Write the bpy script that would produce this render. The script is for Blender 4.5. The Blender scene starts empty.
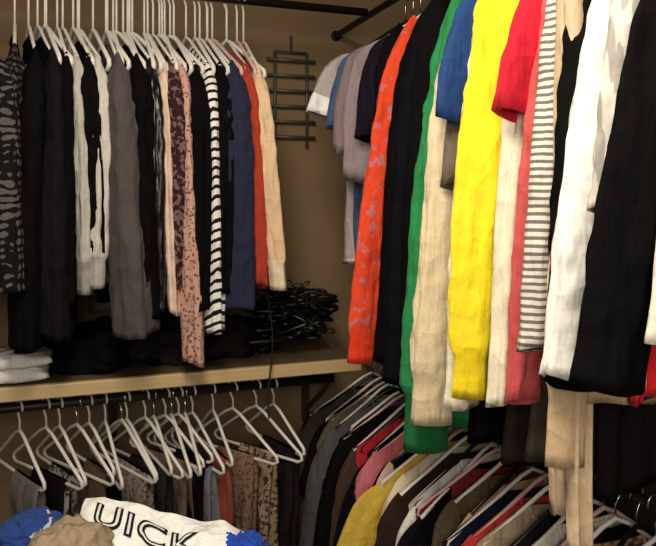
import bpy, bmesh, math, random
from mathutils import Vector, Matrix, noise
rnd = random.Random(11)
scene = bpy.context.scene
scene.view_settings.view_transform = 'Standard'

# ---------------------------------------------------------------- materials
def new_mat(name):
    m = bpy.data.materials.new(name); m.use_nodes = True
    nt = m.node_tree; nt.nodes.clear()
    out = nt.nodes.new('ShaderNodeOutputMaterial')
    b = nt.nodes.new('ShaderNodeBsdfPrincipled')
    nt.links.new(b.outputs[0], out.inputs[0])
    return m, nt, b

def lin(c):
    return tuple(((v/255.0)/12.92 if v/255.0 <= .04045 else ((v/255.0+.055)/1.055)**2.4) for v in c)+(1,)

def mth(nt, op, a, b=None, c=None):
    n = nt.nodes.new('ShaderNodeMath'); n.operation = op
    for i, v in enumerate((a, b, c)):
        if v is None: continue
        if isinstance(v, (int, float)): n.inputs[i].default_value = v
        else: nt.links.new(v, n.inputs[i])
    return n.outputs[0]

def mixc(nt, fac, a, b, mode='MIX'):
    n = nt.nodes.new('ShaderNodeMix'); n.data_type = 'RGBA'; n.blend_type = mode
    for s, v in ((n.inputs[0], fac), (n.inputs[6], a), (n.inputs[7], b)):
        if isinstance(v, (int, float, tuple)): s.default_value = v
        else: nt.links.new(v, s)
    return n.outputs[2]

_cache = {}
def fabric(col, kind='plain', col2=(20, 20, 20), scale=1.0, rough=.85):
    key = (col, kind, col2, scale, rough)
    if key in _cache: return _cache[key]
    m, nt, b = new_mat('fabric_%s_%02x%02x%02x' % ((kind,)+tuple(col)))
    tc = nt.nodes.new('ShaderNodeTexCoord'); co = tc.outputs['Object']
    sx = nt.nodes.new('ShaderNodeSeparateXYZ'); nt.links.new(co, sx.inputs[0])
    base = lin(col); c2 = lin(col2)
    def noi(s, det=2, st=None):
        n = nt.nodes.new('ShaderNodeTexNoise'); n.inputs['Scale'].default_value = s
        n.inputs['Detail'].default_value = det
        if st:
            mp = nt.nodes.new('ShaderNodeMapping'); mp.inputs['Scale'].default_value = st; mp.inputs['Rotation'].default_value = (.2, .35, 0)
            nt.links.new(co, mp.inputs[0]); nt.links.new(mp.outputs[0], n.inputs['Vector'])
        else: nt.links.new(co, n.inputs['Vector'])
        return n.outputs['Fac']
    c = base
    if kind == 'stripes':
        w = mth(nt, 'SINE', mth(nt, 'MULTIPLY', mth(nt, 'ADD', sx.outputs['Z'], mth(nt, 'MULTIPLY', noi(8), .012)), 2*math.pi/(.014*scale)))
        c = mixc(nt, mth(nt, 'GREATER_THAN', w, .15), base, c2)
    elif kind == 'bars':
        a = mth(nt, 'ADD', sx.outputs['Z'], mth(nt, 'MULTIPLY', sx.outputs['X'], .5))
        a = mth(nt, 'ADD', a, mth(nt, 'MULTIPLY', noi(9), .03))
        w = mth(nt, 'SINE', mth(nt, 'MULTIPLY', a, 2*math.pi/(.030*scale)))
        c = mixc(nt, mth(nt, 'GREATER_THAN', w, .35), base, c2)
    elif kind == 'vstripes':
        w = mth(nt, 'SINE', mth(nt, 'MULTIPLY', sx.outputs['X'], 2*math.pi/(.016*scale)))
        c = mixc(nt, mth(nt, 'GREATER_THAN', w, .2), base, c2)
    elif kind == 'floral':
        v = nt.nodes.new('ShaderNodeTexVoronoi'); v.inputs['Scale'].default_value = 95/scale
        nt.links.new(co, v.inputs['Vector'])
        f = mth(nt, 'LESS_THAN', mth(nt, 'ADD', v.outputs['Distance'], mth(nt, 'MULTIPLY', noi(60), .5)), .62)
        hue = mixc(nt, noi(40/scale), c2, lin((110, 60, 56)))
        c = mixc(nt, f, base, hue)
    elif kind == 'print':
        f = mth(nt, 'GREATER_THAN', noi(34/scale, 5), .60)
        c = mixc(nt, mth(nt, 'MULTIPLY', f, .6), base, c2)
    elif kind == 'speckle':
        f = mth(nt, 'GREATER_THAN', noi(75/scale, 2), .53)
        c = mixc(nt, f, base, c2)
    elif kind == 'plaid':
        zz = mth(nt, 'ADD', sx.outputs['Z'], mth(nt, 'MULTIPLY', noi(14), .05))
        a = mth(nt, 'ADD', sx.outputs['X'], mth(nt, 'MULTIPLY', zz, .6))
        d = mth(nt, 'SUBTRACT', sx.outputs['X'], mth(nt, 'MULTIPLY', zz, .6))
        w1 = mth(nt, 'SINE', mth(nt, 'MULTIPLY', a, 230/scale)); w2 = mth(nt, 'SINE', mth(nt, 'MULTIPLY', d, 230/scale))
        c = mixc(nt, mth(nt, 'GREATER_THAN', mth(nt, 'MULTIPLY', w1, w2), .2), base, c2)
    var = mth(nt, 'MULTIPLY_ADD', noi(180, 3), .35, .82)
    cc = nt.nodes.new('ShaderNodeCombineColor')
    for i in range(3): nt.links.new(var, cc.inputs[i])
    c = mixc(nt, 1.0, c, cc.outputs[0], 'MULTIPLY')
    nt.links.new(c, b.inputs['Base Color'])
    b.inputs['Roughness'].default_value = rough
    dark = max(col) < 60
    b.inputs['Specular IOR Level'].default_value = (.08 if dark else .2) if rough > .6 else .5
    b.inputs['Sheen Weight'].default_value = 0 if dark else .04
    bp = nt.nodes.new('ShaderNodeBump'); bp.inputs['Strength'].default_value = .7; bp.inputs['Distance'].default_value = .017
    h = mth(nt, 'ADD', mth(nt, 'MULTIPLY', noi(24, 3, (1, 1, .22)), 1.2), mth(nt, 'MULTIPLY', noi(400, 1), .02))
    r1 = mth(nt, 'ABSOLUTE', mth(nt, 'SUBTRACT', noi(12, 1, (1, 1, .38)), .5))
    r2 = mth(nt, 'ABSOLUTE', mth(nt, 'SUBTRACT', noi(11, 2, (.8, .8, 1.0)), .5))
    h = mth(nt, 'SUBTRACT', h, mth(nt, 'MULTIPLY', r1, 2.0))
    h = mth(nt, 'SUBTRACT', h, mth(nt, 'MULTIPLY', r2, 1.3))
    nt.links.new(h, bp.inputs['Height']); nt.links.new(bp.outputs[0], b.inputs['Normal'])
    _cache[key] = m
    return m

def simple(name, col, rough=.5, metal=0, nscale=0, namt=.2, bump=0, stretch=None):
    m, nt, b = new_mat(name)
    b.inputs['Roughness'].default_value = rough; b.inputs['Metallic'].default_value = metal
    tc = nt.nodes.new('ShaderNodeTexCoord'); n = nt.nodes.new('ShaderNodeTexNoise')
    n.inputs['Scale'].default_value = nscale or 20; n.inputs['Detail'].default_value = 4
    if stretch:
        mp = nt.nodes.new('ShaderNodeMapping'); mp.inputs['Scale'].default_value = stretch
        nt.links.new(tc.outputs['Object'], mp.inputs[0]); nt.links.new(mp.outputs[0], n.inputs['Vector'])
    else: nt.links.new(tc.outputs['Object'], n.inputs['Vector'])
    base = lin(col); dk = tuple(v*(1-namt) for v in base[:3])+(1,)
    nt.links.new(mixc(nt, n.outputs['Fac'], dk, base), b.inputs['Base Color'])
    if bump:
        bp = nt.nodes.new('ShaderNodeBump'); bp.inputs['Strength'].default_value = bump; bp.inputs['Distance'].default_value = .003
        nt.links.new(n.outputs['Fac'], bp.inputs['Height']); nt.links.new(bp.outputs[0], b.inputs['Normal'])
    return m

M_white_pl = simple('white_plastic', (236, 230, 224), .3)
M_pink_pl = simple('pink_plastic', (222, 180, 178), .3)
M_black_pl = simple('black_plastic', (14, 13, 14), .4)
M_metal = simple('hook_metal', (190, 190, 195), .25, 1)
M_rack = simple('grey_rack_metal', (96, 90, 84), .45, .3)
M_rod = simple('rod_metal', (60, 52, 46), .5, .7)
M_wall = simple('wall_paint_tan', (146, 121, 88), .9, nscale=3, namt=.4, bump=.1)
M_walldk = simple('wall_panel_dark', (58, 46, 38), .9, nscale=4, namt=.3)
M_ceil = simple('ceiling_paint', (150, 135, 118), .9)
M_floor = simple('floor_carpet', (70, 58, 48), .95, nscale=90, namt=.5, bump=.5)
M_wood = simple('shelf_wood', (206, 176, 128), .5, nscale=9, namt=.25, stretch=(.6, 8, 12))
M_woodtop = simple('shelf_laminate', (96, 78, 58), .6, nscale=9, namt=.2)
M_basket = simple('basket_plastic', (90, 95, 105), .45)

# ---------------------------------------------------------------- mesh builder
class MB:
    def __init__(s): s.v = []; s.f = []; s.m = []
    def rings(s, rings, mat=0, closed=True, cap0=False, cap1=False, mats=None):
        b = len(s.v); n = len(rings[0])
        for r in rings: s.v += [tuple(p) for p in r]
        for i in range(len(rings)-1):
            for j in range(n if closed else n-1):
                k = (j+1) % n
                s.f.append((b+i*n+j, b+i*n+k, b+(i+1)*n+k, b+(i+1)*n+j))
                s.m.append(mats[i] if mats else mat)
        if cap0: s.f.append(tuple(b+j for j in range(n))[::-1]); s.m.append(mats[0] if mats else mat)
        if cap1:
            o = b+(len(rings)-1)*n
            s.f.append(tuple(o+j for j in range(n))); s.m.append(mats[-1] if mats else mat)
    def tube(s, path, r, seg=8, mat=0, closed=False):
        P = [Vector(p) for p in path]; n = len(P); rs = []
        up = None
        for i in range(n):
            if closed: t = P[(i+1) % n]-P[i-1]
            else: t = P[min(i+1, n-1)]-P[max(i-1, 0)]
            t.normalize()
            if up is None:
                up = Vector((0, 1, 0)) if abs(t.y) < .9 else Vector((1, 0, 0))
            a = (up-t*up.dot(t)).normalized(); c = t.cross(a); up = a
            rr = r[i] if isinstance(r, (list, tuple)) else r
            rs.append([P[i]+(a*math.cos(q)+c*math.sin(q))*rr for q in [2*math.pi*k/seg for k in range(seg)]])
        if closed: rs.append(rs[0])
        s.rings(rs, mat, cap0=not closed, cap1=not closed)
    def box(s, lo, hi, mat=0):
        x0, y0, z0 = lo; x1, y1, z1 = hi
        s.rings([[(x0, y0, z0), (x1, y0, z0), (x1, y1, z0), (x0, y1, z0)], [(x0, y0, z1), (x1, y0, z1), (x1, y1, z1), (x0, y1, z1)]], mat, cap0=True, cap1=True)
    def obj(s, name, mats, loc=(0, 0, 0), rz=0, parent=None, smooth=True, bevel=0, rot=None):
        me = bpy.data.meshes.new(name); me.from_pydata(s.v, [], s.f)
        for m in mats: me.materials.append(m)
        me.polygons.foreach_set('material_index', s.m)
        me.polygons.foreach_set('use_smooth', [smooth]*len(s.f))
        me.update()
        o = bpy.data.objects.new(name, me); scene.collection.objects.link(o)
        if parent: o.parent = parent
        else:
            o.location = loc; o.rotation_euler = rot or (0, 0, rz)
        if bevel:
            md = o.modifiers.new('bevel', 'BEVEL'); md.width = bevel; md.segments = 2
        return o

def lerp(a, b, t): return a+(b-a)*t
def sstep(a, b, t):
    t = max(0, min(1, (t-a)/(b-a))); return t*t*(3-2*t)

SL = .58   # shoulder slope
EXT = 0.0  # extra hook length above the garment origin
HOOK = M_metal; HR = .0022
def hanger_geo(mb, mat_body=0, mat_hook=1, hw=.195, thick=.0048, off=Vector((0, 0, 0)), R=None, ext=None):
    ext = EXT if ext is None else ext
    R = R or Matrix.Identity(3)
    T = lambda p: off+R@Vector(p)
    hook = []
    for i in range(13):
        q = math.radians(200)-math.radians(230)*i/12
        hook.append(T((.019*math.cos(q), 0, ext+.019*math.sin(q))))
    hook = hook+[T((.008, 0, ext-.022)), T((0, 0, ext-.035)), T((0, 0, -.066))]
    mb.tube(hook, HR, 6, mat_hook)
    tipz = -.07-SL*hw
    path = [(0, 0, -.062), (.03, 0, -.075), (hw*.6, 0, -.065-SL*hw*.6), (hw, 0, tipz), (hw+.004, 0, tipz-.012), (hw-.01, 0, tipz-.022)]
    full = path+[(-x, y, z) for x, y, z in path[::-1][:-1]]
    mb.tube([T(p) for p in full], thick, 8, mat_body, closed=True)

def add_hanger(parent, mat, hook=None, **k):
    mb = MB(); hanger_geo(mb, 0, 1, **k)
    return mb.obj('hanger', [mat, hook or HOOK], parent=parent)

def shirt(name, loc, rz, mat, length=.62, sleeve='long', slen=.56, lean=.06, hw=.2, th=.018, trim=None,
          hanger=None, sr=.068, cr=.036, sth=.5, fold=.012, neck=.07, collar=False, flare=0.0, cuffw=.045, hook=None, swing=0.0):
    seed = rnd.uniform(0, 100); mb = MB()
    ribbed = trim is not None
    neck = min(neck, hw*.4)
    loc = (loc[0], loc[1], loc[2]-EXT)
    NS = 64; NL = 44
    k1 = rnd.uniform(1.6, 3.2); p1 = rnd.uniform(0, 6.28); k2 = rnd.uniform(4, 7); p2 = rnd.uniform(0, 6.28)
    tops = -.064
    rs = []; mats = []
    for i in range(NL+1):
        t = i/NL; r = []
        W = hw*(1-.05*sstep(0, .3, t)+flare*t)
        W += .005*math.sin(t*9+seed)
        T = lerp(.006, th, sstep(0, .25, t))
        for j in range(NS):
            a = 2*math.pi*j/NS
            ca, sa = math.cos(a), math.sin(a)
            w = W*(abs(ca)**.75)*(1 if ca > 0 else -1)
            n = T*(abs(sa)**.6)*(1 if sa > 0 else -1)
            q = w/W
            aw = abs(hw*q)
            zt = tops-SL*aw
            if aw < neck:
                dip = (.055 if n < 0 else .012)*(1-(aw/neck)**2)**.5
                zt = tops-SL*neck-dip
            zb = -length-.07+.012*math.cos(q*2.0+p1)+.008*math.sin(q*6+p2)
            z = lerp(zt, zb, t)
            A = fold*sstep(.08, .9, t)
            off = A*(math.sin(q*math.pi*k1+p1+t*.8)+.5*math.sin(q*math.pi*k2+p2+t))
            nz = noise.noise(Vector((w*9+seed, n*30, z*5)))
            rg = 1-abs(noise.noise(Vector((w*14+seed, n*10, z*9+w*6))))*2
            off += (.007*nz+.004*rg)*sstep(0, .2, t)+swing*t*t*.5
            r.append((w+.006*noise.noise(Vector((z*9, seed, n*20))), n+off, z))
        rs.append(r)
    last = rs[-1]
    rs.append([(x*.97, y*.6+swing*.2, z+.004) for x, y, z in last])
    rs.append([(x*.95, y*.6+swing*.2, z+.03) for x, y, z in last])
    mats = [0]*(len(rs)-1)
    mats[NL-1] = 1 if trim else 0
    mb.rings(rs, mats=mats)
    band = []
    for k in range(24):
        a = 2*math.pi*k/24
        dip = (.055 if math.sin(a) < 0 else .012)*abs(math.sin(a))
        band.append((neck*.98*math.cos(a), .0096*math.sin(a), tops-SL*neck-dip+.001))
    mb.tube(band, .0045, 6, 1 if trim else 0, closed=True)
    if collar:
        for sgn in (-1, 1):
            cr_ = []
            for k in range(7):
                u = k/6
                x = neck*(1-.95*u)*sgn; z = tops-SL*neck+.012-.03*u
                cr_.append([(x, -.010, z+.012), (x+sgn*.008, -.017, z-.004), (x+sgn*.016, -.014, z-.030), (x+sgn*.012, -.009, z-.03)])
            mb.rings(cr_, 0, closed=False)
    tz = -.07-SL*hw
    if sleeve != 'none':
        for side in (-1, 1):
            L = slen
            if sleeve == 'short':
                P = [(hw-.055, tz-.035), (hw+.0, tz-.04), (hw+lean*.6, tz-L*.45), (hw+lean, tz-L)]
                n = 16
            else:
                P = [(hw-.05, tz-.02), (hw+.0, tz-.05), (hw+lean*.55, tz-L*.42), (hw+lean, tz-L)]
                n = 72
            ph = rnd.uniform(0, 6.28); dn = rnd.uniform(-.010, .010); el = rnd.uniform(-.004, .010)
            pk = rnd.choice((3, 4, 5)); pk2 = rnd.choice((7, 8, 9)); pl1 = rnd.uniform(.08, .15)
            C = []
            for i in range(n+1):
                t = i/n; m = 1-t
                x = m**3*P[0][0]+3*m*m*t*P[1][0]+3*m*t*t*P[2][0]+t**3*P[3][0]
                z = m**3*P[0][1]+3*m*m*t*P[1][1]+3*m*t*t*P[2][1]+t**3*P[3][1]
                if sleeve == 'long': x += el*math.sin(t*math.pi)*sstep(0, .4, t)
                x += .005*noise.noise(Vector((t*3, seed, side)))*sstep(0, .2, t)
                y = dn*t*2+.007*math.sin(t*4+ph)*t+swing*t*t
                C.append(Vector((side*x, y, z)))
            rr = []; ms = []
            for i in range(n+1):
                t = i/n
                tg = (C[min(i+2, n)]-C[max(i-2, 0)]).normalized()
                a = Vector((tg.z, 0, -tg.x)).normalized()
                cuff = False
                if sleeve == 'short': rx = lerp(sr*.95, sr*1.0, t); ry = lerp(.010, sr*sth*.75, sstep(0, .6, t))
                else:
                    rx = lerp(sr, cr, min(1, t/.96)**.8); ry = lerp(.010, max(.014, rx*sth), sstep(0, .25, t))
                    ct = 1-cuffw/L
                    cuff = t > ct
                    if ribbed:
                        g = sstep(ct-.012, ct+.012, t)
                        rx *= lerp(1, .86, g); ry *= lerp(1, .88, g)
                    else:
                        rx *= 1-.10*sstep(.8, 1, t)+.05*sstep(.975, 1, t)
                ring = []
                for j in range(36):
                    q = 2*math.pi*j/36
                    nv = noise.noise(Vector((math.cos(q)*1.6+seed, math.sin(q)*1.6+side*3, t*L*4)))
                    rg = 1-2*abs(noise.noise(Vector((math.cos(q)*2.2+seed, math.sin(q)*2.2, t*L*9+side*5))))
                    rg2 = 1-2*abs(noise.noise(Vector((math.cos(q)*3+t*3, math.sin(q)*3+seed, t*L*24+side*5))))
                    amp = sstep(.05, .35, t)*(.4 if (cuff and ribbed) else 1)
                    wob = 1+amp*(.12*nv+.10*rg+.035*rg2+pl1*math.cos(pk*q+ph+t*1.5)+.05*math.cos(pk2*q-ph-t*1.2))
                    wr = 0
                    if sleeve == 'long':
                        wr = .0018*math.sin(t*L*75+4*math.cos(q+ph)+ph+7*nv)*math.exp(-((t-.45)/.2)**2)
                        wr += .0018*math.sin(t*L*130+3*math.sin(q+ph)+6*nv)*math.exp(-((t-.86)/.07)**2)
                    ring.append(C[i]+a*(rx*wob+wr)*math.cos(q)+Vector((0, 1, 0))*(ry*wob+wr)*math.sin(q)+Vector((0, 0, .010*math.sin(q+ph)*t*t if not ribbed else 0)))
                rr.append(ring); ms.append(1 if (trim and (t > 1-cuffw/L if sleeve == 'long' else t > .86)) else 0)
            c = C[-1]
            rr.append([c+(p-c)*.86+Vector((0, 0, .001)) for p in rr[-1]]); ms.append(ms[-1])
            rr.append([c+(p-c)*.75+Vector((0, 0, .03)) for p in rr[n]]); ms.append(0)
            mb.rings(rr, mats=ms[1:], cap1=True)
    o = mb.obj(name, [mat, trim or mat], loc, rz)
    add_hanger(o, hanger or M_white_pl, hook, hw=hw-.012)
    return o

def drape(name, loc, rz, mat, length=.45, wn=.12, cx=0, hanger=None, th=.012, hw=.2, fold=.008, flare=0.0):
    """trousers / skirt draped over the hanger's bar"""
    mb = MB(); seed = rnd.uniform(0, 99); bar = -.07-SL*hw-.02
    loc = (loc[0], loc[1], loc[2]-EXT)
    for layer, (oy, LL) in enumerate(((-.009, length), (.009, length*rnd.uniform(.82, .97)))):
        rs = []; k = rnd.uniform(1.2, 2.4); p = rnd.uniform(0, 6)
        for i in range(31):
            t = i/30; ring = []
            W = wn*(1+flare*t-.05*math.sin(t*3))
            T = lerp(.004, th, sstep(0, .1, t))
            yy = oy*sstep(0, .05, t)*(1+t)
            for j in range(44):
                a = 2*math.pi*j/44; ca, sa = math.cos(a), math.sin(a)
                w = W*(abs(ca)**.7)*(1 if ca > 0 else -1); n = T*(abs(sa)**.6)*(1 if sa > 0 else -1)
                off = fold*sstep(.05, .8, t)*math.sin(w/wn*math.pi*k+p+t)+.009*noise.noise(Vector((w*12+seed, n*20, t*4)))*sstep(0, .2, t)
                ring.append((cx+w, yy+n+off, bar+.007-LL*t+.006*math.sin(w*20+p)*t))
            rs.append(ring)
        mb.rings(rs, 0, cap0=True, cap1=True)
    o = mb.obj(name, [mat], loc, rz)
    add_hanger(o, hanger or M_white_pl, hw=hw)
    return o

# ---------------------------------------------------------------- room
def slab(name, lo, hi, mat, bevel=0):
    mb = MB(); mb.box(lo, hi); return mb.obj(name, [mat], smooth=False, bevel=bevel)
XL, XR, YB, YF, H = -.95, 1.30, 2.42, -1.1, 2.45
slab('floor', (XL-.1, YF, -.05), (XR+.1, YB+.1, 0), M_floor)
slab('ceiling', (XL-.1, YF, H), (XR+.1, YB+.1, H+.05), M_ceil)
slab('wall_back', (XL-.1, YB, 0), (XR+.1, YB+.1, H), M_wall)
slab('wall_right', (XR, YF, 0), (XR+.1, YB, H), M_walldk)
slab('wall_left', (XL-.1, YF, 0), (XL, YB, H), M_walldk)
slab('baseboard_back', (XL, YB-.015, 0), (XR, YB, .09), M_woodtop, .003)
slab('baseboard_right', (XR-.015, YF, 0), (XR, YB-.015, .09), M_woodtop, .003)

mb = MB()
mb.box((XL+.002, 1.975, .992), (.82, YB-.002, 1.018), 1)
mb.box((XL+.002, 1.955, .984), (.82, 1.975, 1.020), 0)
shelf = mb.obj('closet_shelf', [M_wood, M_woodtop], smooth=False, bevel=.003)
for i, x in enumerate((-.6, .12, .79)):
    b = MB(); b.box((x-.012, YB-.022, .70), (x+.012, YB-.002, .991)); b.box((x-.010, 2.0, .972), (x+.010, YB-.002, .991))
    b.tube([(x, 2.10, .966), (x, 2.2, .87), (x, YB-.012, .74)], .008, 8)
    b.obj('bracket_%d' % (i+1), [M_walldk], parent=shelf, smooth=False)

def rod(p0, p1, r=.0125, e0=True, e1=True):
    mb = MB(); a, b = Vector(p0), Vector(p1); d = (b-a).normalized()
    mb.tube([a, b], r, 20)
    for e, s, on in ((a, 1, e0), (b, -1, e1)):
        if not on: continue
        mb.tube([e, e+d*s*.006], .019, 20)
    return mb.obj('closet_rod', [M_rod])
RZ = 2.105
RX = .91
LX = .985; LZ = .95
rod((XL+.003, 2.08, RZ), (RX-.02, 2.08, RZ), e1=False)
rod((XL+.003, 2.08, .935), (.775, 2.08, .935), e1=False)
rod((RX, YF+.3, RZ), (RX, YB-.003, RZ), .011)
rod((LX, YF+.3, LZ), (LX, YB-.003, LZ), .009)

# ---------------------------------------------------------------- upper right row (rod runs along Y)
F = fabric
BLK = F((9, 8, 10))
EXT = .03
def R(name, y, mat, rz=0, dx=0, **k):
    k.setdefault('flare', .45); k.setdefault('hw', .138); k.setdefault('hanger', rnd.choice((M_white_pl, M_black_pl, M_white_pl)))
    k.setdefault('sr', .062)
    return shirt(name, (RX+dx, y, RZ), math.radians(rz), mat, **k)
R('grey_tshirt', 1.84, F((172, 164, 162)), sleeve='short', slen=.17, lean=.05, length=.67, hw=.185, flare=.06, trim=F((235, 235, 235)), hanger=M_black_pl, sr=.062)
R('slate_blue_tshirt', 1.79, F((66, 86, 122)), sleeve='short', slen=.21, lean=.03, length=.70, hw=.175, flare=.08, hanger=M_black_pl, sr=.058)
R('taupe_tshirt', 1.745, F((124, 110, 112)), sleeve='short', slen=.28, lean=.03, length=.72, hw=.170, flare=.2)
R('mauve_grey_tshirt', 1.69, F((140, 124, 130)), sleeve='short', slen=.36, lean=.025, length=.76, hw=.165, flare=.3, hanger=M_black_pl)
R('black_tshirt', 1.64, F((24, 18, 30)), sleeve='short', slen=.26, lean=.01, length=.76, hw=.16, flare=.2)
R('black_cardigan', 1.59, BLK, length=.80, slen=.70, lean=.04, hw=.155, flare=.2)
R('black_maxi_dress', 1.56, BLK, sleeve='none', length=.98, hw=.15, dx=.05, flare=.2)
R('orange_printed_long_sleeve_shirt', 1.535, F((222, 70, 40), 'print', (168, 124, 136), .8), length=.78, slen=.81, lean=.13, hw=.142, trim=F((226, 62, 32)), cr=.036)
R('black_sweater', 1.475, BLK, length=.88, slen=.80, lean=.09, hanger=M_black_pl, cr=.042)
R('dark_navy_blouse', 1.42, F((12, 11, 18)), length=.92, slen=.84, lean=.08, cr=.048, sr=.075)
R('black_jacket', 1.365, BLK, length=.92, slen=.84, lean=.06, sr=.08, cr=.05)
R('green_sweater', 1.30, F((38, 130, 74)), length=.99, slen=.94, lean=.085, cr=.056, cuffw=.07, sr=.07, trim=F((26, 100, 54)))
R('black_long_dress', 1.275, BLK, sleeve='none', length=1.02, dx=.06)
R('beige_knit_sweater', 1.245, F((220, 202, 168)), length=.90, slen=.87, lean=.10, cr=.052, trim=F((212, 192, 158)), cuffw=.06)
R('brown_grey_tshirt', 1.21, F((112, 100, 90)), sleeve='short', slen=.40, lean=.04, length=.66, sr=.05)
R('royal_blue_tshirt', 1.18, F((36, 66, 124)), sleeve='short', slen=.27, lean=.05, length=.60, hw=.145, sr=.062)
R('cream_long_sleeve_shirt', 1.145, F((240, 230, 204)), length=.80, slen=.80, lean=.10, cr=.034)
R('dark_brown_dress', 1.115, F((46, 36, 32)), sleeve='none', length=1.0, hw=.14, flare=.3, dx=.03)
R('yellow_long_sleeve_shirt', 1.09, F((240, 220, 44)), length=.76, slen=.775, lean=.11, sr=.108, cr=.040, trim=F((234, 208, 34)), cuffw=.05, hw=.14)
R('cream_cardigan', 1.035, F((234, 224, 200)), length=.82, slen=.77, lean=.08, cr=.030, sr=.05, sth=.6)
R('grey_brown_dress', 1.015, F((70, 62, 58)), sleeve='none', length=.95, hw=.12, flare=.5)
R('red_tshirt', .98, F((204, 32, 54)), sleeve='short', slen=.30, lean=.065, length=.62, hw=.125, sr=.062)
R('salmon_long_sleeve_shirt', .955, F((198, 86, 86)), length=.76, slen=.76, lean=.07, cr=.032, sr=.05, sth=.4)
R('striped_long_sleeve_shirt', .925, F((224, 218, 208), 'stripes', (118, 110, 106), .85), length=.74, slen=.66, lean=.075, cr=.042, sr=.06)
R('ivory_blouse', .895, F((240, 232, 220)), length=.60, slen=.56, lean=.04)
R('black_evening_dress', .89, F((20, 17, 18)), sleeve='none', length=.96, hw=.13, flare=.4, dx=.04)
R('black_long_sleeve_shirt', .865, BLK, length=.80, slen=.69, lean=.085, cr=.046, sr=.075, sth=.6, hanger=M_black_pl)
R('tan_knit_sweater', .84, F((210, 182, 150)), length=.80, slen=.82, lean=.085, cr=.038, cuffw=.07, trim=F((202, 172, 138)))
R('white_dress_shirt', .81, F((246, 243, 238)), length=.76, slen=.69, lean=.12, cr=.042, sr=.075, collar=True, hw=.13)
R('red_dress', .785, F((206, 26, 38)), sleeve='none', length=.80, hw=.10, flare=.7)
R('grey_striped_shirt', .755, F((214, 208, 200), 'vstripes', (170, 164, 158)), length=.62, slen=.45, lean=.09, hw=.12, sr=.085, collar=True)
R('black_blazer', .705, BLK, dx=-.02, length=.68, slen=.68, lean=.19, hw=.085, sr=.078, cr=.052, collar=True, hanger=M_black_pl, flare=.8)
R('cream_ribbed_sweater', .64, F((232, 225, 208)), length=.62, slen=.62, lean=.14, hw=.09, cr=.045)
R('black_coat', .58, BLK, length=.5, slen=.42, lean=.0, hw=.16, flare=0)
drape('tan_scarf', (RX-.04, .87, RZ), 0, F((206, 180, 150)), length=.94, wn=.020, cx=-.16, hw=.15)

# ---------------------------------------------------------------- lower right row
EXT = 0
low = [
 ('black_raincoat', (14, 13, 16), 'plain'), ('dark_brown_jacket', (70, 60, 48), 'plain'), ('black_hooded_sweatshirt', (16, 15, 17), 'plain'),
 ('brown_jacket', (110, 98, 78), 'plain'), ('tan_blouse', (130, 112, 90), 'speckle'), ('grey_shirt', (84, 82, 88), 'plain'),
 ('charcoal_shirt', (44, 42, 48), 'plain'), ('black_shirt', (14, 13, 16), 'plain'), ('brown_blouse', (72, 50, 42), 'plain'),
 ('red_shirt', (200, 40, 56), 'plain'), ('black_polo_shirt', (14, 13, 16), 'plain'), ('pink_shirt', (208, 116, 126), 'plain'), ('pale_pink_shirt', (220, 178, 168), 'plain'),
 ('black_camisole', (14, 12, 14), 'plain'), ('golden_shirt', (206, 174, 70), 'plain'), ('cream_shirt', (226, 210, 184), 'plain'), ('dark_brown_shirt', (50, 36, 32), 'plain'),
 ('white_shirt', (224, 218, 212), 'plain'), ('black_tank_top', (14, 12, 14), 'plain'), ('maroon_shirt', (120, 34, 42), 'plain'), ('olive_shirt', (96, 84, 54), 'speckle'),
 ('peach_shirt', (222, 174, 148), 'plain'), ('navy_shirt', (26, 30, 52), 'plain'), ('coral_shirt', (190, 62, 56), 'plain'),
 ('beige_shirt', (180, 160, 134), 'plain'), ('charcoal_blouse', (36, 32, 36), 'plain'), ('ivory_shirt', (232, 222, 204), 'plain'),
 ('black_blouse', (14, 14, 16), 'plain'), ('tan_shirt', (176, 140, 110), 'speckle'), ('denim_shirt', (40, 56, 80), 'plain'), ('dark_taupe_shirt', (60, 52, 46), 'plain'), ('black_vest', (14, 13, 14), 'plain')]
y = 2.28
for i, (nm, c, kd) in enumerate(low):
    s = 'short' if i % 4 == 2 else ('none' if i % 5 == 4 else 'long')
    shirt(nm, (LX+rnd.uniform(-.01, .01), y, LZ), math.radians(rnd.uniform(-8, 11)), F(c, kd, (90, 70, 58)), length=.62, sleeve=s,
          slen=.24 if s == 'short' else .52, lean=rnd.uniform(.0, .08), hw=rnd.uniform(.17, .235), sr=rnd.uniform(.045, .06), fold=.018, hanger=(M_white_pl, M_black_pl, M_white_pl, M_pink_pl)[i % 4])
    y -= rnd.uniform(.036, .050)

# ---------------------------------------------------------------- upper left row on back rod (rod along X)
EXT = .065; HOOK = M_white_pl; HR = .0032
def B(kind, name, x, mat, a=10, z=RZ, **k):
    a += rnd.uniform(-4, 6)
    ar = math.radians(a)
    loc = (x-.2*math.sin(ar), 2.08, z)
    f = shirt if kind == 's' else drape
    if kind == 's': k.setdefault('swing', rnd.uniform(-.014, .014))
    return f(name, loc, math.pi/2+ar, mat, **k)
n_ = dict(sth=.6, sr=.05, fold=.008, th=.014, hw=.19)
w_ = dict(sth=.75, sr=.06, fold=.012, th=.03, hw=.19)
B('s', 'black_patterned_top', -.24, F((26, 24, 26), 'speckle', (60, 56, 56)), 12, length=.7, slen=.6, lean=0, **n_)
B('s', 'patterned_blouse', -.18, F((20, 18, 20), 'plaid', (88, 82, 82), .9), 14, length=.66, slen=.58, lean=.02, cr=.080, sth=.7, sr=.065, hw=.2, th=.03)
B('s', 'patterned_scarf_top', -.135, F((20, 18, 20), 'plaid', (76, 70, 72), .8), 8, length=.58, slen=.46, lean=.0, cr=.06, sth=.6, sr=.06, hw=.18, th=.03)
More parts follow.
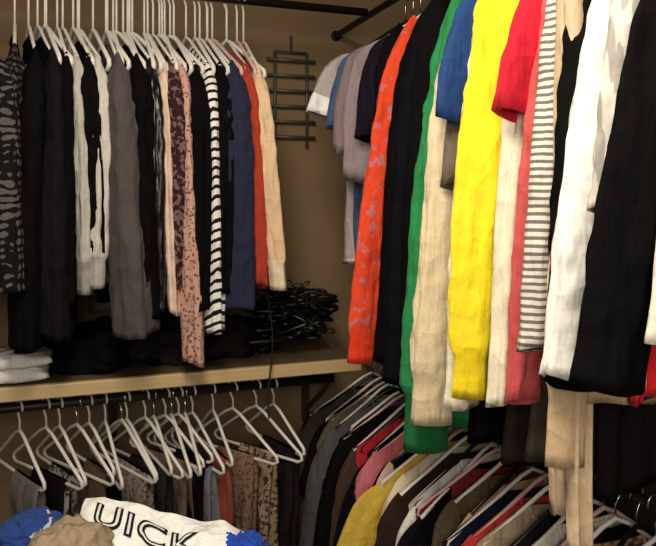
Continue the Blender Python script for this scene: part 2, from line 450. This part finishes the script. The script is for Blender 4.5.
B('s', 'black_blouse', -.085, BLK, 10, length=.77, slen=.72, lean=0, cr=.052, **w_)
B('s', 'charcoal_top', -.045, F((20, 18, 21)), 10, length=.78, slen=.70, lean=0, cr=.055, **w_)
B('s', 'black_top', -.012, BLK, 10, length=.74, slen=.62, lean=0, **n_)
B('s', 'light_grey_cardigan', .014, F((180, 174, 168)), 12, length=.6, slen=.60, lean=.0, cr=.036, trim=F((150, 146, 142)), swing=-.010, **n_)
B('s', 'black_knit_top', .040, BLK, 10, length=.66, slen=.50, lean=0, **n_)
B('s', 'grey_white_shirt', .068, F((196, 190, 182)), 12, length=.6, slen=.585, lean=.0, cr=.040, trim=F((170, 164, 158)), swing=.004, **n_)
B('s', 'taupe_grey_sweater', .112, F((78, 70, 72)), 8, length=.68, slen=.70, lean=.02, cr=.066, swing=-.03, **w_)
B('s', 'black_dress_top', .16, BLK, 8, length=.70, slen=.66, lean=.0, cr=.05, **w_)
B('s', 'black_silk_blouse', .20, F((14, 11, 16), rough=.35), 10, length=.68, slen=.66, lean=.0, cr=.042, **n_)
B('s', 'blush_cardigan', .232, F((222, 190, 174)), 10, length=.6, slen=.66, lean=.0, cr=.022, sth=.6, sr=.036, fold=.006, th=.012, hw=.19, swing=-.01)
B('s', 'plum_print_blouse', .258, F((52, 30, 38), 'speckle', (120, 90, 88)), 10, length=.64, slen=.6, lean=-.01, cr=.03, **n_)
B('s', 'floral_blouse', .277, F((196, 156, 140), 'floral', (154, 96, 84)), 10, length=.72, slen=.80, lean=.0, cr=.040, swing=-.014, **n_)
B('s', 'black_cotton_top', .315, BLK, 10, length=.68, slen=.66, lean=.0, cr=.042, **n_)
B('s', 'black_white_striped_shirt', .350, F((236, 232, 226), 'bars', (20, 20, 24), .9), 8, length=.66, slen=.71, lean=.0, cr=.040, swing=-.014, **n_)
B('s', 'black_lace_top', .382, BLK, 8, length=.62, slen=.62, lean=.0, cr=.04, **n_)
B('s', 'navy_sweater', .418, F((36, 40, 64)), 8, length=.64, slen=.66, lean=.0, cr=.052, **w_)
B('s', 'rust_blouse', .455, F((172, 58, 40)), 6, length=.6, slen=.60, lean=.0, cr=.032, swing=-.01, **n_)
B('s', 'beige_long_sleeve_shirt', .487, F((226, 192, 156)), 4, length=.6, slen=.61, lean=.0, cr=.042, trim=F((236, 214, 184)), swing=-.05, **n_)
for x in (-.03, .0, .05, .09, .12, .14, .165, .18, .20, .22, .24, .26, .285, .30, .335, .36, .40, .44, .475, .51):
    mb = MB(); hanger_geo(mb, 0, 1, hw=.185, thick=.0062)
    ar = math.radians(rnd.uniform(2, 24))
    mb.obj('clothes_hanger', [M_white_pl if rnd.random() < .85 else M_pink_pl, M_white_pl], (x-.2*math.sin(ar), 2.08, RZ-EXT), math.pi/2+ar)

# ---------------------------------------------------------------- lower left row
EXT = 0
lw = [('grey_trousers', -.13, (110, 104, 102), 'plain'), ('black_trousers', -.07, (20, 18, 20), 'plain'), ('white_print_skirt', -.02, (150, 142, 138), 'speckle'), ('brown_trousers', .04, (88, 68, 58), 'plain'),
      ('black_skirt', .10, (20, 18, 20), 'plain'), ('grey_print_skirt', .15, (140, 130, 122), 'floral'), ('charcoal_trousers', .195, (46, 40, 44), 'plain'), ('taupe_trousers', .24, (120, 100, 90), 'plain'),
      ('black_dress_trousers', .29, (18, 16, 18), 'plain'), ('blue_grey_trousers', .33, (120, 122, 134), 'plain'), ('rust_skirt', .40, (150, 76, 58), 'plain'), ('brown_print_skirt', .46, (130, 104, 86), 'floral'), ('patterned_skirt', .515, (160, 136, 112), 'speckle'), ('black_print_trousers', .58, (30, 26, 28), 'plain')]
for i, (nm, x, c, kd) in enumerate(lw):
    a = math.radians(rnd.uniform(6, 34))
    drape(nm, (x+rnd.uniform(-.015, .015), 2.08, .935), math.pi/2+a, F(c, kd, (70, 56, 52)), length=rnd.uniform(.42, .55), wn=rnd.uniform(.05, .11), cx=rnd.uniform(-.06, .0), hw=rnd.uniform(.14, .18), fold=.018)
for x in (.01, .13, .22, .27, .31):
    mb = MB(); hanger_geo(mb, 0, 1, hw=rnd.uniform(.15, .18), thick=.005)
    ar = math.radians(rnd.uniform(4, 36))
    mb.obj('clothes_hanger', [M_white_pl, M_metal], (x, 2.08, .935), math.pi/2+ar)
HOOK = M_metal; HR = .0022

# ---------------------------------------------------------------- things on the shelf
def folded(name, cx, cy, z, w, d, h, mat, layers=2, rz=0):
    mb = MB(); seed = rnd.uniform(0, 50)
    hh = h/layers
    for L in range(layers):
        rs = []; dw = rnd.uniform(.92, 1.04); ox = rnd.uniform(-.01, .01)
        for i in range(25):
            u = -1+2*i/24; ring = []
            for j in range(20):
                q = 2*math.pi*j/20; cq, sq = math.cos(q), math.sin(q)
                yy = d/2*(abs(cq)**.35)*(1 if cq > 0 else -1)
                zz = hh/2*(abs(sq)**.7)*(1 if sq > 0 else -1)*(1-.5*abs(u)**8)
                nn = noise.noise(Vector((u*3+seed, yy*10, L*3.1)))*.010
                ring.append((ox+u*w/2*dw+.004*math.sin(q*2+L), yy*(1-.08*abs(u)**6)+nn, hh*(L+.5)+zz+nn*.6*(1 if sq > 0 else 0)))
            rs.append(ring)
        mb.rings(rs, 0, cap0=True, cap1=True)
    return mb.obj(name, [mat], (cx, cy, z), rz)
ST = 1.0195
folded('folded_white_towel', -.22, 2.06, ST, .34, .16, .075, F((236, 234, 232)), 2)

def crumple(name, p, ru, rd, h, mat, amp=.03, sc=9, rz=0, base=.5):
    mb = MB(); sd = rnd.uniform(0, 99); rs = []
    for i in range(1, 37):
        th = math.pi*i/37; ring = []
        for j in range(64):
            q = 2*math.pi*j/64
            v = Vector((math.sin(th)*math.cos(q), math.sin(th)*math.sin(q), math.cos(th)))
            nn = 1+amp/.1*(noise.noise(v*1.7+Vector((sd, 0, 0)))*.6+.6*abs(noise.noise(v*4+Vector((0, sd, 0))))+.2*abs(noise.noise(v*sc+Vector((0, 0, sd)))))
            ring.append((v.x*ru*nn, v.y*rd*nn, max(-h*base, v.z*h*nn)))
        rs.append(ring)
    mb.rings(rs, 0, cap0=True, cap1=True)
    return mb.obj(name, [mat], p, rz)
crumple('crumpled_black_clothes', (.06, 2.17, ST+.03), .17, .13, .075, BLK, .06, base=.38)
crumple('crumpled_charcoal_clothes', (.26, 2.2, ST+.03), .16, .13, .085, F((28, 24, 26)), .06, base=.34)
crumple('crumpled_dark_scarf', (.45, 2.2, ST+.025), .13, .12, .07, F((34, 26, 26)), .06, base=.34)

mb = MB()
for i in range(40):
    Rm = Matrix.Rotation(rnd.uniform(0, 6.28), 3, 'Z') @ Matrix.Rotation(math.radians(90+rnd.uniform(-38, 38)), 3, 'X') @ Matrix.Rotation(rnd.uniform(-.5, .5), 3, 'Y')
    c = Vector((rnd.uniform(.59, .74), rnd.uniform(2.12, 2.22), 1.07+.0030*i))
    hanger_geo(mb, 0, 0, hw=rnd.uniform(.08, .12), thick=.006, off=c+Rm@Vector((0, 0, .10)), R=Rm)
mb.obj('pile_of_hangers', [M_black_pl, M_metal])

mb = MB()
for s in (-.06, .06): mb.tube([(s, 0, 0), (s, 0, -.34)], .006, 8)
for k in range(6): mb.tube([(-.09, -.004, -.03-.055*k), (.09, -.004, -.03-.055*k)], .0065, 8, 0)
mb.tube([(0.0, 0, .06), (0, 0, .0), (-.06, 0, -.0), (.06, 0, 0)], .005, 8)
mb.obj('wall_mounted_hanger_rack', [M_rack, M_metal], (.735, YB-.012, 2.03), 0)

mb = MB(); pts = []
for k in range(60):
    t = k/59
    pts.append((.515+.012*math.sin(t*5)+.02*t, 1.93, 1.24-.36*t))
for k, p in enumerate(pts):
    rs = []
    for a in range(5):
        th = math.pi*(a+.5)/5; r = .0034*math.sin(th)
        rs.append([(p[0]+r*math.cos(q), p[1]+r*math.sin(q), p[2]+.0034*math.cos(th)) for q in [2*math.pi*i/6 for i in range(6)]])
    mb.rings(rs, 0, cap0=True, cap1=True)
mb.tube(pts, .0012, 5)
mb.obj('beaded_necklace', [M_black_pl])

# ---------------------------------------------------------------- laundry basket with pile
Rv = Vector((.94, -.342, 0)); Fv = Vector((.342, .94, 0))
def W(u, d, z): return Rv*u+Fv*d+Vector((0, 0, z))
bc = W(-.40, 1.38, 0); YAW = math.radians(-20)
mb = MB()
def rr(a, w, d): 
    c, s = math.cos(a), math.sin(a)
    return (w*(abs(c)**.5)*(1 if c > 0 else -1), d*(abs(s)**.5)*(1 if s > 0 else -1))
prof = [(0.002, .20, .13), (.10, .205, .135), (.74, .25, .175), (.77, .265, .19), (.775, .262, .187), (.74, .24, .165), (.04, .195, .125)]
mb.rings([[rr(2*math.pi*j/40, w, d)+(z,) for j in range(40)] for z, w, d in prof], 0, cap0=True, cap1=True)
for j in range(20):
    x, y_ = rr(2*math.pi*j/20, 1, 1)
    mb.tube([(x*.21, y_*.14, .08), (x*.25, y_*.176, .73)], .006, 6)
mb.obj('laundry_basket', [M_basket], (bc.x, bc.y, 0), YAW)
crumple('crumpled_brown_clothes', W(-.40, 1.38, .765), .215, .14, .06, F((86, 70, 60)), .02, rz=YAW)
crumple('crumpled_royal_blue_shirt', W(-.175, 1.33, .80), .06, .06, .055, F((34, 72, 176)), .05, rz=YAW)
crumple('crumpled_navy_white_shirt', W(-.575, 1.37, .845), .07, .05, .035, F((40, 66, 130), 'print', (230, 230, 235), 1.5), .05, rz=YAW)
crumple('pink_cloth', W(-.125, 1.31, .79), .035, .05, .03, F((206, 70, 90)), .05, rz=YAW)
crumple('crumpled_taupe_sweater', W(-.475, 1.275, .852), .075, .075, .056, F((156, 136, 112)), .035, sc=5, rz=YAW)
crumple('crumpled_dark_sock', W(-.425, 1.225, .850), .03, .03, .03, F((60, 50, 46)), .05, rz=YAW)

def surf(a, b):
    u = -.495+.33*a + .02*b; d = 1.43-.20*b-.05*a
    z = .892-.025*a-.06*b*b-.03*b-.05*max(0, a-.85)/.15*.5
    z += .008*math.sin(a*7+b*2)+.010*noise.noise(Vector((a*6, b*4, 3)))-.008*abs(noise.noise(Vector((a*7+b*2, b*4-a*3, 7))))
    return W(u, d, z)
mb = MB(); NA, NB = 80, 40
top = []
for i in range(NA+1):
    a = i/NA; ring = []
    for j in range(NB+1): ring.append(surf(a, j/NB))
    for j in range(NB, -1, -1): ring.append(surf(a, j/NB)-Vector((0, 0, .045)))
    top.append(ring)
mb.rings(top, 0, cap0=True, cap1=True)
tee = mb.obj('white_graphic_tshirt', [F((240, 240, 238))])
sm = tee.modifiers.new('bevel', 'BEVEL'); sm.width = .006; sm.segments = 2; sm.limit_method = 'ANGLE'
def text_on(offs, h, mat, nm):
    cu = bpy.data.curves.new(nm, 'FONT'); cu.body = 'UICK'; cu.size = .42; cu.offset = offs; cu.space_character = 1.12
    o = bpy.data.objects.new('tmp', cu); scene.collection.objects.link(o)
    dg = bpy.context.evaluated_depsgraph_get(); me = bpy.data.meshes.new_from_object(o.evaluated_get(dg))
    bpy.data.objects.remove(o)
    bm = bmesh.new(); bm.from_mesh(me)
    for _ in range(3):
        bmesh.ops.triangulate(bm, faces=bm.faces[:])
        bmesh.ops.subdivide_edges(bm, edges=[e for e in bm.edges if e.calc_length() > .04], cuts=1)
    for v in bm.verts:
        a = .09+v.co.x/1.45*.88; b = .36-v.co.y*.80+ .12*v.co.x
        e = .01; p = surf(a, b); nrm = (surf(a, b+e)-p).cross(surf(a+e, b)-p).normalized()
        if nrm.z < 0: nrm = -nrm
        v.co = p+nrm*h
    bm.to_mesh(me); bm.free(); me.materials.append(mat)
    q = bpy.data.objects.new(nm, me); scene.collection.objects.link(q); q.parent = tee
text_on(.018, .002, F((28, 28, 34)), 'letter_outline')
text_on(-.008, .0035, F((225, 225, 222)), 'letter_fill')

# ---------------------------------------------------------------- lights
def area(name, loc, rot, sx, sy, p, col):
    l = bpy.data.lights.new(name, 'AREA'); l.shape = 'RECTANGLE'; l.size = sx; l.size_y = sy; l.energy = p; l.color = col
    o = bpy.data.objects.new(name, l); o.location = loc; o.rotation_euler = rot; scene.collection.objects.link(o); return o
area('ceiling_light', (.05, .75, H-.06), (math.radians(10), math.radians(-3), 0), .3, 1.1, 30, (1, .90, .72))
area('fill_light', (-.35, -.8, 1.8), (math.radians(78), 0, math.radians(-22)), .7, .7, 20, (1, .92, .76))  # added fill lamp behind the camera, at the room's open front
w = bpy.data.worlds.new('world'); scene.world = w; w.use_nodes = True
w.node_tree.nodes['Background'].inputs[0].default_value = (1, .93, .80, 1)
w.node_tree.nodes['Background'].inputs[1].default_value = .3

# ---------------------------------------------------------------- camera
cam = bpy.data.cameras.new('camera'); co = bpy.data.objects.new('camera', cam); scene.collection.objects.link(co)
co.location = (0, 0, 1.5); co.rotation_euler = (math.radians(90), 0, math.radians(-20))
cam.lens = 36*700/656; cam.sensor_width = 36; cam.shift_y = -73/656; cam.clip_start = .02
scene.camera = co
